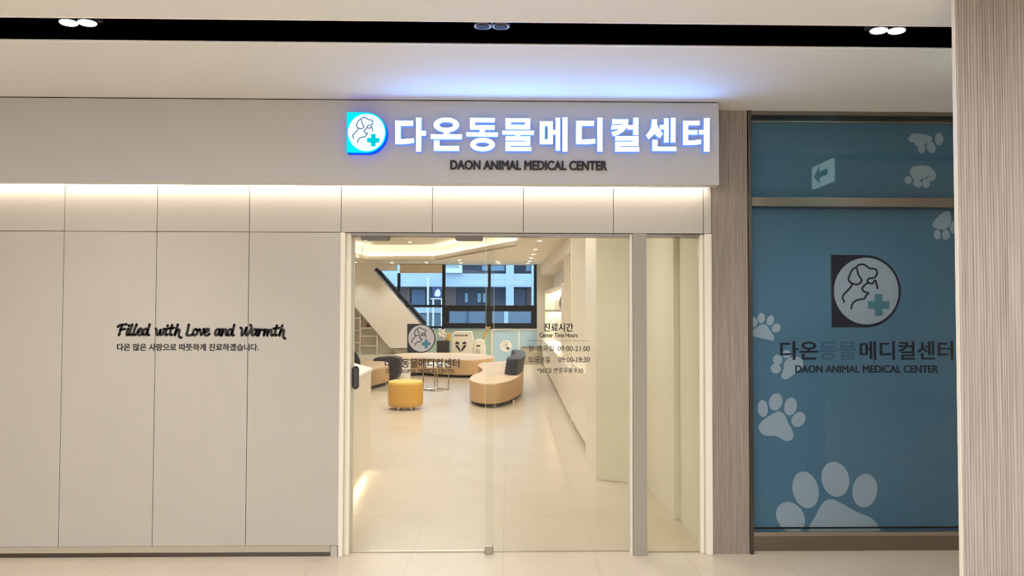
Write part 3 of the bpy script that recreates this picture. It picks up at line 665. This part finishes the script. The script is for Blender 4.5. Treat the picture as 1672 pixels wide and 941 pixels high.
# stool
def feet(t, pts, h, r=.022):
    for x, y in pts: MB().lathe(x, y, [(r, 0), (r, h)], 12).build('foot', M['chrome'], t, True)
pL, pR = at(634.6, 640, Y=7.1), at(691.2, 640, Y=7.1)
sx, sr = (pL.x + pR.x) / 2, (pR.x - pL.x) / 2; sy = 7.1
t = thing('round_stool', (sx, sy, 0), 'round mustard yellow leather stool standing on the shop floor', 'stool')
zt_ = .455
MB().lathe(sx, sy, [(sr * .93, .05), (sr * .99, .07), (sr, .12), (sr, zt_ - .055)], 48).build('drum', M['yellow'], t, True)
MB().lathe(sx, sy, [(sr, zt_ - .055), (sr, zt_ - .035), (sr * .975, zt_ - .012), (sr * .92, zt_), (sr * .4, zt_ + .004), (.01, zt_ + .005)], 48).build('seat_pad', mat('light mustard leather', (234, 192, 96), .5, bump=.1, scale=60), t, True)
feet(t, [(sx + sr * .62 * math.cos(a), sy + sr * .62 * math.sin(a)) for a in (-.9, -2.1, .9, 2.1)], .05)

# curved benches
def bench(pts, h, label, ft, m1=M['beige']):
    cx = sum(p[0] for p in pts) / len(pts); cy = sum(p[1] for p in pts) / len(pts)
    t = thing('curved_bench', (cx, cy, 0), label, 'bench', 'curved beige benches in the shop')
    b = MB(); b.prism(pts, 'Z', .07, h - .0); es = None
    top = [f for f in b.bm.faces if f.calc_center_median().z > h - .001]
    q = bmesh.ops.bevel(b.bm, geom=[e for f in top for e in f.edges], offset=.03, segments=3, affect='EDGES', profile=.5)
    for f in b.bm.faces:
        f.normal_update()
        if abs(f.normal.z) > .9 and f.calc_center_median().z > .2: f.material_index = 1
    b.build('upholstery', [m1, M['beigelit']], t, True)
    MB().prism([(cx + (x - cx) * .93, cy + (y - cy) * .93) for x, y in pts], 'Z', .03, .07).build('plinth', M['plinth'], t)
    feet(t, ft, .07); return t
HB = .40
def topo(l, z): return [(at(u, v, Z=z).x, at(u, v, Z=z).y) for u, v in l]
rb = topo([(806, 591.5), (793, 592), (783.5, 594.5), (781.5, 598), (787, 602), (789, 605), (783, 609), (773, 613), (767.5, 618), (770, 622.5), (785, 626.3), (810, 626.8), (832, 622.5), (848, 615), (854, 607), (855, 600), (851, 594), (843, 591), (825, 590)], .40)
rbs = spline(rb, 4, True)
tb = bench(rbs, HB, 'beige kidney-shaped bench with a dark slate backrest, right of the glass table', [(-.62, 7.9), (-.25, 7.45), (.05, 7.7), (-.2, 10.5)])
bk = topo([(825, 613.5), (855, 607), (857.5, 601), (853, 594), (838, 590.5), (832, 593), (840, 597), (840.5, 601), (836, 605)], HB)
def backrest(pts2, zb, zt, m, t, lean=.0):
    b = MB(); b.prism(pts2, 'Z', zb, zt, .025, 3)
    for v in b.bm.verts: v.co.x += .05 * (v.co.z - zb) / (zt - zb)
    b.build('backrest', m, t, True, label='dark leather curved backrest')
zt2 = EYE - (571 - 506) / (F_PX / (DIST + 8.6))
bp = spline([at(824.5, 612, Z=HB)[:2], at(843.0, 613.2, Z=HB)[:2], at(853.5, 607.0, Z=HB)[:2], at(854.6, 601, Z=HB)[:2], at(851, 595.5, Z=HB)[:2], at(838, 592.5, Z=HB)[:2], at(832, 594, Z=HB)[:2], at(838.5, 598, Z=HB)[:2], at(836.5, 603, Z=HB)[:2], at(828, 607, Z=HB)[:2]], 3, True)
backrest(bp, HB + .001, .70, M['slate'], tb)
bb = spline(topo([(806, 584.8), (790, 587.3), (770, 588.6), (745, 588.6), (715, 587.6), (688, 586), (660, 587), (640, 586), (640, 580), (668, 577.3), (715, 576.6), (760, 577.2), (790, 579.2), (806, 581.5)], .42), 4, True)
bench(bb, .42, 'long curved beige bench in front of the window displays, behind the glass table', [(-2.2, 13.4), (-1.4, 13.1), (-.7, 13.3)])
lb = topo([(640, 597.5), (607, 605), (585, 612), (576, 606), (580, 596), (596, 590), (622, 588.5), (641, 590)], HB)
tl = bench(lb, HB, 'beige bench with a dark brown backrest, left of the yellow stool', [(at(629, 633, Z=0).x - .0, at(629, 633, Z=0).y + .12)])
# brown backrest: arched slab whose end drops to the seat beside the stool
yb0 = at(641, 610, Z=.0)
YBR = 9.6
def PX(u, v): q = at(u, v, Y=YBR); return (q.x, q.z)
b = MB(); b.prism([PX(609, 588.5), PX(613, 585.8), PX(640, 583.5), PX(652, 587), PX(651.5, 612), PX(648, 619.5), PX(636, 623), PX(635.6, 592), PX(629, 591.2), PX(610, 590.8)], 'Y', YBR, YBR + .45, .015, 2)
b.build('backrest', M['brown'], tl, True, label='dark brown leather backrest')
# white pedestal table
c = at(661, 621, Z=0); zc_ = .42
t = thing('side_table', (c.x, c.y, 0), 'small white drum side table between the yellow stool and the long bench', 'table')
MB().lathe(c.x, c.y, [(.145, 0), (.14, .02), (.14, zc_ - .03)], 32).build('pedestal', M['tablewhite'], t, True)
MB().lathe(c.x, c.y, [(.155, zc_ - .03), (.16, zc_ - .02), (.16, zc_)], 32).build('tabletop', M['tablewhite'], t, True)
# glass/white coffee table on chrome legs
Yt = 9.85; a_, b_ = at(691, 620, Y=Yt), at(733.5, 620, Y=Yt); tx, tr = (a_.x + b_.x) / 2, (b_.x - a_.x) / 2
t = thing('coffee_table', (tx, Yt, 0), 'low white topped table on slim chrome legs in front of the long bench', 'table')
MB().lathe(tx, Yt, [(tr, .46), (tr + .005, .475), (tr + .005, .535), (tr - .01, .54)], 6).build('tabletop', M['tablewhite'], t)
hexa = [(tx + tr * .97 * math.cos(math.pi * k / 3), Yt + tr * .97 * math.sin(math.pi * k / 3)) for k in range(6)]
hx = [(tx + tr * .97 * math.cos(math.pi * k / 2), Yt + tr * .97 * math.sin(math.pi * k / 2)) for k in range(4)]
for x, y in hx: MB().tube([(x, y, 0), (x, y, .46)], .012, 8).build('leg', M['chrome'], t, True)
for k in range(4): MB().tube([(*hx[k], .012), (*hx[(k + 1) % 4], .012)], .011, 8).build('foot_rail', M['chrome'], t, True)

# ------------------------------------------------------------------ back wall: stair panel, shelves, window
def PB(u, v, Y=YW): q = at(u, v, Y=Y); return (q.x, q.z)
zc0 = IZ
b = MB()
b.prism([(-8, IZ), (PB(648, 431)[0], IZ), PB(648, 443), PB(612, 443), PB(692, 532.5), PB(692, 569), PB(640, 569), PB(566, 483), (-8, PB(500, 405)[1])], 'Y', YW - .25, YW + .1)
struct(b.build('wall_stair', M['cream'], label='cream sloping stair wall at the back of the shop'))
b = MB(); b.prism([PB(640, 570), PB(692, 570), PB(692, 582), PB(652, 582)], 'Y', YW - .2, YW + .1)
struct(b.build('trim_20', M['cabinet'], label='grey foot of the stair wall'))
struct(MB().prism([(-8, .7), PB(676, 586), PB(580, 472), (-8, PB(580, 472)[1])], 'Y', YW + .11, YW + .19).build('wall_shop_back', M['inner']))
struct(MB().box(-8, YW + .301, 0, PB(652, 560)[0], YW + .4, .62).build('wall_shop_back_low', M['inner']))
# lower apron wall below the shelf opening
zlow = PB(600, 580)[1]
struct(MB().box(-8, YW - .25, 0, PB(690, 560)[0], YW + .3, max(.1, zlow)).build('trim_21', M['inner'], label='low ledge under the stair shelves'))
us = thing('stair_shelf', (PB(595, 580)[0], YW, zlow), 'cream open shelves fitted under the sloping stair wall', 'shelf')
zl = max(.1, zlow) + .001
def sboard(name, u0, v0, u1, v1):
    p, q = PB(u0, v1, YW - .2), PB(u1, v0, YW - .2)
    MB().box(p[0], YW - .2, max(p[1], zl), q[0], YW + .105, q[1]).build(name, M['white'], us)
sboard('upright', 586.8, 505, 589, 581); sboard('upright', 614.8, 537, 617, 580); sboard('upright', 572, 490, 573, 581)
for v in (502, 520, 540, 560): sboard('shelf_board', 573, v, 586.8, v + 1.6)
for v in (536, 549.5, 565): sboard('shelf_board', 589, v, 614.8, v + 1.6)
p = PB(601, 533, YW); 
b = MB(); b.lathe(0, 0, [(.02, -.02), (.05, -.02), (.055, 0), (.05, .02), (.02, .02)], 20)
bmesh.ops.transform(b.bm, matrix=Matrix.Translation((p[0], YW - .02, PB(600, 536, YW - .2)[1] + .056)) @ Matrix.Rotation(math.pi / 2, 4, 'X'), verts=b.bm.verts)
b.build('ornament', M['red'], None, True, label='small round red ornament on the stair shelf', category='ornament')

w3 = link('window_3', None, None, label='black framed shop window looking on the street', kind='structure'); w3.location = (-1, YW, 0)
def bar(u0, v0, u1, v1, y0=YW - .05, y1=YW + .06, name='frame_bar', m=M['winframe']):
    p, q = PB(u0, v1, y0), PB(u1, v0, y0)
    return MB().box(p[0], y0, p[1], q[0], y1, q[1]).build(name, m, w3)
bar(722, 429, 727, 548); bar(796.8, 429, 801.2, 500); bar(871.8, 429, 876.5, 537); bar(648.8, 447, 653.2, 520)
bar(656, 498.6, 722, 502.5); bar(688, 533.5, 722, 537)
bar(727, 499, 872, 509, YW - .07); bar(727, 528, 872, 537, YW - .07); bar(727, 509, 733.5, 528, YW - .07); bar(792.5, 500, 803.5, 537, YW - .07); bar(867.5, 509, 872, 528, YW - .07)
d0, d1 = PB(611.5, 441.5, YW - .28), PB(692, 531.5, YW - .28)
b = MB(); wd = .095; nx, nz = (d1[1] - d0[1]), -(d1[0] - d0[0]); L = math.hypot(nx, nz); nx, nz = -nx / L * wd, -nz / L * wd
b.prism([d0, d1, (d1[0] + nx, d1[1] + nz), (d0[0] + nx, d0[1] + nz)], 'Y', YW - .28, YW + .06); b.build('frame_bar', M['winframe'], w3)
gz = IZ - .001
MB().prism([PB(613, 440), PB(692, 533), PB(692, 538), PB(876, 538), (PB(876, 500)[0], gz), (PB(613, 440)[0], gz)], 'Y', YW + .01, YW + .016).build('glass_pane', M['winglass'], w3)
rs = thing('window_blind', (PB(687, 440)[0], YW - .1, PB(687, 447)[1]), 'short beige roller shade at the top of the shop window', 'blind')
p, q = PB(652.5, 447, YW - .14), PB(722, 430, YW - .14)
MB().box(p[0], YW - .12, p[1] + .02, q[0], YW - .11, IZ - .06).build('fabric', M['shade'], rs)
MB().tube([(p[0], YW - .115, p[1] + .015), (q[0], YW - .115, p[1] + .015)], .014).build('bottom_rail', M['shade'], rs, True)
MB().tube([(p[0], YW - .115, IZ - .045), (q[0], YW - .115, IZ - .045)], .04, 10).build('roller', M['shade'], rs, True)
# wall right of the window and lower glazing
struct(MB().box(PB(877, 500)[0], YW - .02, 0, 1.5, YW + .1, IZ).build('wall_window_side', M['inner']))
w4 = link('window_4', None, None, label='low glazing with blue frosted film below the black window', kind='structure'); w4.location = (0, YW, 0)
def pane(name, u0, v0, u1, v1, m, y0=YW - .02, y1=YW):
    p, q = PB(u0, v1, y0), PB(u1, v0, y0); return MB().box(p[0], y0, max(0, p[1]), q[0], y1, q[1]).build(name, m, w4)
pane('low_pane', 692, 537.5, 801.5, 640, M['greenview']); pane('low_pane', 805, 537.5, 846.5, 640, M['film']); pane('low_pane', 849.5, 540, 877, 640, M['film'])  # opaque green of the first pane stands in for greenery seen through it
pane('post', 801.5, 538, 805, 640, M['white'], YW - .05); pane('post', 846.5, 538, 849.5, 640, M['white'], YW - .05); pane('rail', 805, 537.2, 877, 539.6, M['white'], YW - .05, YW - .021)
c = PB(826.5, 565.5, YW - .03); r_ = 9.3 / (F_PX / (DIST + YW))
rd = thing('round_emblem_sticker', (c[0], YW - .03, c[1]), 'round white emblem sticker with dog outline on the blue frosted glass', 'sticker')
bm = bmesh.new(); flat_poly(bm, [(c[0] + r_ * math.cos(2 * math.pi * i / 32), c[1] + r_ * math.sin(2 * math.pi * i / 32)) for i in range(32)], YW - .025, .004); flat_obj('disc', bm, M['petal'], rd)
bm = bmesh.new(); k = r_ * 2 / 760
for s in LOGO_STROKES: flat_stroke(bm, [(c[0] + (u - 507) * k, c[1] + (494 - v_) * k) for u, v_ in spline(s, 4)], 26 * k, YW - .027, .0015)
flat_obj('dog_and_cat_outline', bm, mat('grey outline', (120, 120, 120), .6), rd)
bm = bmesh.new()
for dx, dz in ((.35, .11), (.11, .35)): flat_poly(bm, [(c[0] + r_ * (.35 + sx_ * dx), c[1] + r_ * (-.4 + sz_ * dz)) for sx_, sz_ in ((-1, -1), (1, -1), (1, 1), (-1, 1))], YW - .028, .0015)
flat_obj('cross', bm, M['teal'], rd)

# ------------------------------------------------------------------ displays in front of the window
Ym = 16.1
def PM(u, v, Y=Ym): q = at(u, v, Y=Y); return (q.x, q.z)
t = thing('display_machine', (PM(756, 590)[0], Ym + .2, 0), 'white display stand with a black tulip mark standing before the window', 'display stand')
p0, p1 = PM(741, 541.5), PM(770, 541.5); lo_ = PM(741, 600)
body = [PM(738, 546), PM(743, 542), PM(770, 542), PM(773.5, 556), PM(772.5, 578), (PM(770, 600)[0], 0), (PM(743, 600)[0], 0), PM(737, 578)]
MB().prism(body, 'Y', Ym, Ym + .35, .01, 2).build('body', M['machine'], t)
bm = bmesh.new()
for s in (-1, 1):
    c0 = 752.8
    flat_poly(bm, [PM(c0 + s * x, y, Ym - .002) for x, y in [(1.5, 575), (8.5, 566.5), (9, 564.5), (5, 564), (1, 573)]], Ym - .002, .002)
    flat_poly(bm, [PM(c0 + s * x, y, Ym - .002) for x, y in spline([(3, 562), (9, 563), (8.5, 560), (6.5, 558), (4.5, 559), (2.5, 561)], 3, True)], Ym - .002, .002)
    flat_stroke(bm, [PM(c0 + s * x, y, Ym - .002) for x, y in [(3.2, 562), (2.2, 568), (.6, 575)]], .012, Ym - .002, .002)
flat_obj('tulip_mark', bm, M['ink'], t)
bm = bmesh.new()
for i in range(9): u = 742 + i * 2.3; flat_stroke(bm, [PM(u, 549.5, Ym - .002), PM(u + 1.2, 547.3, Ym - .002)], .02, Ym - .002, .002)
flat_poly(bm, [PM(762.5 + 1.6 * math.cos(q_ * .6), 548.3 + 1.2 * math.sin(q_ * .6), Ym - .002) for q_ in range(10)], Ym - .002, .002)
flat_obj('heading_mark', bm, M['ink'], t)
t = thing('white_kiosk', (PM(782, 590)[0], Ym + .1, 0), 'small white round-topped kiosk with a dark slot beside the display stand', 'kiosk')
a0, a1, zt3 = PM(774, 560)[0], PM(791, 560)[0], PM(782, 554.3)[1]; cxk = (a0 + a1) / 2
arc = [(cxk + (a1 - a0) / 2 * math.cos(th), zt3 - .11 + .11 * math.sin(th)) for th in [math.pi * i / 14 for i in range(15)]]
MB().prism(arc + [(a0, 0), (a1, 0)], 'Y', Ym, Ym + .25, .008, 2).build('body', M['machine'], t, True)
bm = bmesh.new(); flat_poly(bm, [PM(778.5, 564), PM(784.5, 564), PM(784.5, 566.5), PM(778.5, 566.5)], Ym - .003, .003); flat_obj('slot', bm, M['ink'], t)
bm = bmesh.new()
for v_ in (571, 573.5, 576): flat_poly(bm, [PM(778, v_), PM(780, v_), PM(780, v_ + 1.5), PM(778, v_ + 1.5)], Ym - .003, .003)
flat_stroke(bm, [PM(783, 570.5), PM(783, 578)], .012, Ym - .003, .003); flat_obj('button', bm, M['planter'], t)
# planter with flowers
Yp = 15.9; x0_, x1_ = at(713.5, 570, Y=Yp).x, at(733, 570, Y=Yp).x; zp = at(720, 557.5, Y=Yp).z; xm = (x0_ + x1_) / 2
t = thing('flower_planter', (xm, Yp + .17, 0), 'tall black planter with white and gold dried flowers before the window', 'planter')
MB().box(x0_, Yp, 0, x1_, Yp + .34, zp, .01, 2).build('pot', M['planter'], t)
b = MB()
for i in range(26):
    a = random.uniform(0, 6.28); r0 = random.uniform(0, .13); hh = random.uniform(.02, .32)
    b.ball((xm + r0 * math.cos(a) - .02, Yp + .17 + r0 * math.sin(a), zp + hh), random.uniform(.02, .05), 1, 1, .7, 1)
b.build('blossoms', M['petal'], t, True)
b = MB()
for i in range(14):
    x = xm + .12 + random.uniform(-.02, .08); z = zp + random.uniform(.02, .2)
    b.tube([(xm + .03, Yp + .17, zp - .05), (x, Yp + .14, z)], .008, 5); b.ball((x, Yp + .14, z), .028, .8, .8, 1.6, 1)
b.build('dried_stems', M['gold'], t, True)
# plume vase behind the kiosk
Yv = 16.75; cv = at(788, 560, Y=Yv).x
t = thing('plume_vase', (cv, Yv, 0), 'slender white vase with a gold dried plume behind the white kiosk', 'vase')
MB().lathe(cv, Yv, [(.09, 0), (.11, .2), (.1, .5), (.05, .66), (.06, .7)], 20).build('vase_body', M['machine'], t, True)
b = MB(); e = at(798, 535.5, Y=Yv); s0 = Vector((cv, Yv, .68))
for i in range(24):
    f_ = random.uniform(.35, 1.05); pnt = s0.lerp(Vector((e.x, Yv, e.z)), f_) + Vector((random.uniform(-.06, .06), random.uniform(-.05, .05), random.uniform(-.03, .03)))
    b.tube([tuple(s0), tuple(s0.lerp(pnt, .6) + Vector((0, 0, .03))), tuple(pnt)], .004, 5); b.ball(pnt, .018, 1.8, 1, .8, 1)
b.build('plume', M['gold'], t, True)
# low grey cabinet by the right wall
p, q = at(853, 592, Y=16.7), at(884, 565.5, Y=16.7)
t = thing('low_cabinet', ((p.x + q.x) / 2, 16.9, 0), 'low grey beige cabinet below the frosted glass in the right back corner', 'cabinet')
MB().box(p.x, 16.7, .0, .93, 17.2, q.z - .06).build('body', M['cabinet'], t)
MB().box(p.x - .01, 16.69, q.z - .06, .935, 17.21, q.z - .035).build('top', mat('cabinet top', (120, 112, 98), .5), t)

# ------------------------------------------------------------------ shop downlights
dl = [(596.5, 394, 3.4, 'in the ceiling recess under the left hanger cover, upper of two'), (601.5, 397, 3.4, 'in the ceiling recess under the left hanger cover, lower of two'), (624, 405.3, 3.4, 'in the ceiling recess, just above the far glowing edge, left'),
      (669, 396, 3.4, 'alone in the middle of the ceiling recess'), (688, 405.6, 3.4, 'in the ceiling recess, just above the far glowing edge, right'), (738, 395.6, 3.4, 'in the ceiling recess below the right hanger cover'),
      (580, 429.6, IZ, 'at the far left end of the shop ceiling over the stair'), (639.5, 429.6, IZ, 'on the ceiling edge over the diagonal window bar'), (696, 429.4, IZ, 'on the ceiling edge over the roller shade'),
      (750.5, 425.2, IZ, 'over the left window pane, farther from the glass'), (752.7, 429.6, IZ, 'over the left window pane, close to the glass'),
      (812, 427.3, IZ, 'over the middle window bar, farther from the glass'), (814, 430.2, IZ, 'over the middle window bar, close to the glass'),
      (881, 393, IZ, 'first and nearest of the row along the right bulkhead'), (873.8, 407, IZ, 'second of the row along the right bulkhead'), (870.4, 415, IZ, 'third of the row along the right bulkhead'),
      (867, 421, IZ, 'fourth of the row along the right bulkhead'), (864.6, 426.5, IZ, 'fifth of the row along the right bulkhead'), (862, 430, IZ, 'last of the row along the right bulkhead, by the window')]
for u, v_, z, txt in dl:
    q = at(u, v_, Z=z); y = min(q.y, YW - .2)
    t = thing('ceiling_downlight', (q.x, y, z), 'small round shop downlight ' + txt, 'downlight', 'small round downlights in the shop ceiling')
    MB().lathe(q.x, y, [(.055, z - .006), (.06, z - .0005)], 20).build('bezel', M['white'], t, True)
    MB().lathe(q.x, y, [(.042, z - .009), (.045, z - .0062)], 20).build('lens', M['dlight'], t, True)
    light('downlight_spot', 'SPOT', (q.x, y, z - .03), (46 if q.y > 11 else 26), WARM, (0, 0, 0), spot_size=math.radians(100), spot_blend=.8, shadow_soft_size=.05)

# ------------------------------------------------------------------ building across the street
YX = 34.0
struct(MB().box(-30, 17.75, -.16, 25, 45, -.06).build('ground', mat('street asphalt', (120, 124, 130), .9, noise=.1, scale=4)))
def PE(u, v, Y=YX): q = at(u, v, Y=Y); return (q.x, q.z)
bd = thing('street_building', (PE(760, 520)[0], YX + 3, -4), 'pale blue concrete building with dark window bays across the street', 'building')
mw = mat('pale concrete', (196, 214, 228), .7, noise=.04, scale=1.5); md = mat('slate recess', (74, 92, 112), .7); mbr = mat('brown brick', (136, 112, 108), .8)
mlow = mat('grey block', (112, 132, 148), .8); mwin = mat('street window glass', (150, 190, 214), .1)
def eb(name, u0, v0, u1, v1, y0, y1, m):
    p, q = PE(u0, v1, y0), PE(u1, v0, y0); return MB().box(p[0], y0, p[1], q[0], y1, q[1]).build(name, m, bd)
eb('concrete_band', 560, 447, 900, 469, YX, YX + 1.5, mw); eb('upper_recess', 560, 420, 900, 449, YX + 1.2, YX + 1.4, md)
eb('lower_recess', 560, 467, 900, 506, YX + 1.2, YX + 1.4, md)
eb('concrete_band', 560, 380, 900, 421, YX, YX + 1.5, mw)
eb('pier', 826, 420, 839, 505, YX - .05, YX + 1.3, mw); eb('pier', 560, 420, 753, 448, YX + .02, YX + 1.3, mw); eb('pier', 868, 420, 900, 505, YX - .05, YX + 1.3, mw)
for u0, u1 in ((652, 669), (727, 745), (860, 867.5)): eb('brick_panel', u0, 469.5, u1, 504, YX + 1.0, YX + 1.19, mbr)
for u0, u1 in ((756.5, 763), (777.5, 785), (786.5, 793)):
    f_ = eb('window', u0, 476, u1, 495, YX + 1.05, YX + 1.19, mat('dark sash', (50, 62, 78), .5)); p, q = PE(u0 + .8, 494), PE(u1 - .8, 478.5)
    MB().box(p[0], YX + 1.0, p[1], q[0], YX + 1.06, q[1]).build('pane', mwin, f_)
for u0, u1 in ((787, 824), (859, 868)): eb('window', u0, 434, u1, 442.5, YX + 1.0, YX + 1.19, mwin)
eb('window', 672, 474, 694, 505, YX + 1.05, YX + 1.19, mat('blue shutter', (96, 124, 158), .4)); eb('window', 840, 472, 858, 505, YX + 1.05, YX + 1.19, mat('blue grey pane', (70, 96, 128), .3))
eb('lower_block', 560, 502, 900, 556, YX - .2, YX + 1.5, mlow)
eb('pier', 823, 503, 830, 540, YX - .28, YX - .21, mw); eb('concrete_band', 650, 503, 720, 512, YX - .28, YX - .21, mw); eb('brick_panel', 762, 508, 765, 530, YX - .25, YX - .21, md)
sg = thing('street_sign', (PE(714, 480)[0], YX - .6, 0), 'dark blue street sign with a white arch seen through the shop window', 'sign')
p, q = PE(706.5, 487.5, YX - .6), PE(722.5, 469, YX - .6); MB().box(p[0], YX - .6, p[1], q[0], YX - .5, q[1]).build('board', mat('navy board', (56, 76, 120), .5), sg)
bm = bmesh.new(); flat_poly(bm, [PE(x, y, YX - .61) for x, y in spline([(709.5, 483), (711, 476.5), (715.5, 472.5), (718.5, 476), (719.5, 481.5), (716.5, 485), (712, 484.5)], 3, True)], YX - .61, .008); flat_obj('arch_mark', bm, M['petal'], sg)
b = MB()
for u in (707.5, 721.5): x = PE(u, 480, YX - .55)[0]; b.tube([(x, YX - .55, -.06), (x, YX - .55, PE(u, 488, YX - .55)[1])], .05, 8)
b.build('post', M['petal'], sg)
p, q = PE(703, 489.6, YX - .6), PE(723, 487.8, YX - .6); MB().box(p[0], YX - .62, p[1], q[0], YX - .48, q[1]).build('rail', M['petal'], sg)
pz = PE(698, 560, YX - .6); MB().tube([(PE(698.2, 480, YX - .6)[0], YX - .4, PE(698, 454, YX - .6)[1]), (PE(698.2, 480, YX - .6)[0], YX - .4, -.06)], .06, 10).build('street_pole', M['petal'], None, True, label='slim white pole in the street left of the dark blue sign', category='pole')
p, q = PE(724, 446, YX - .4), PE(754, 430, YX - .4)
sb = MB().box(p[0], YX - .4, p[1], q[0], YX + .015, q[1]).build('sign_board', mat('white board', (226, 238, 246), .5), bd, label='white board with grey lettering')
bm = bmesh.new()
for i in range(9): u = 726.5 + i * 2.7; flat_stroke(bm, [PE(u, 437.6, YX - .41), PE(u + .3, 434, YX - .41)], .035, YX - .41, .008)
flat_obj('board_marks', bm, mat('grey marks', (110, 130, 140), .6), sb)
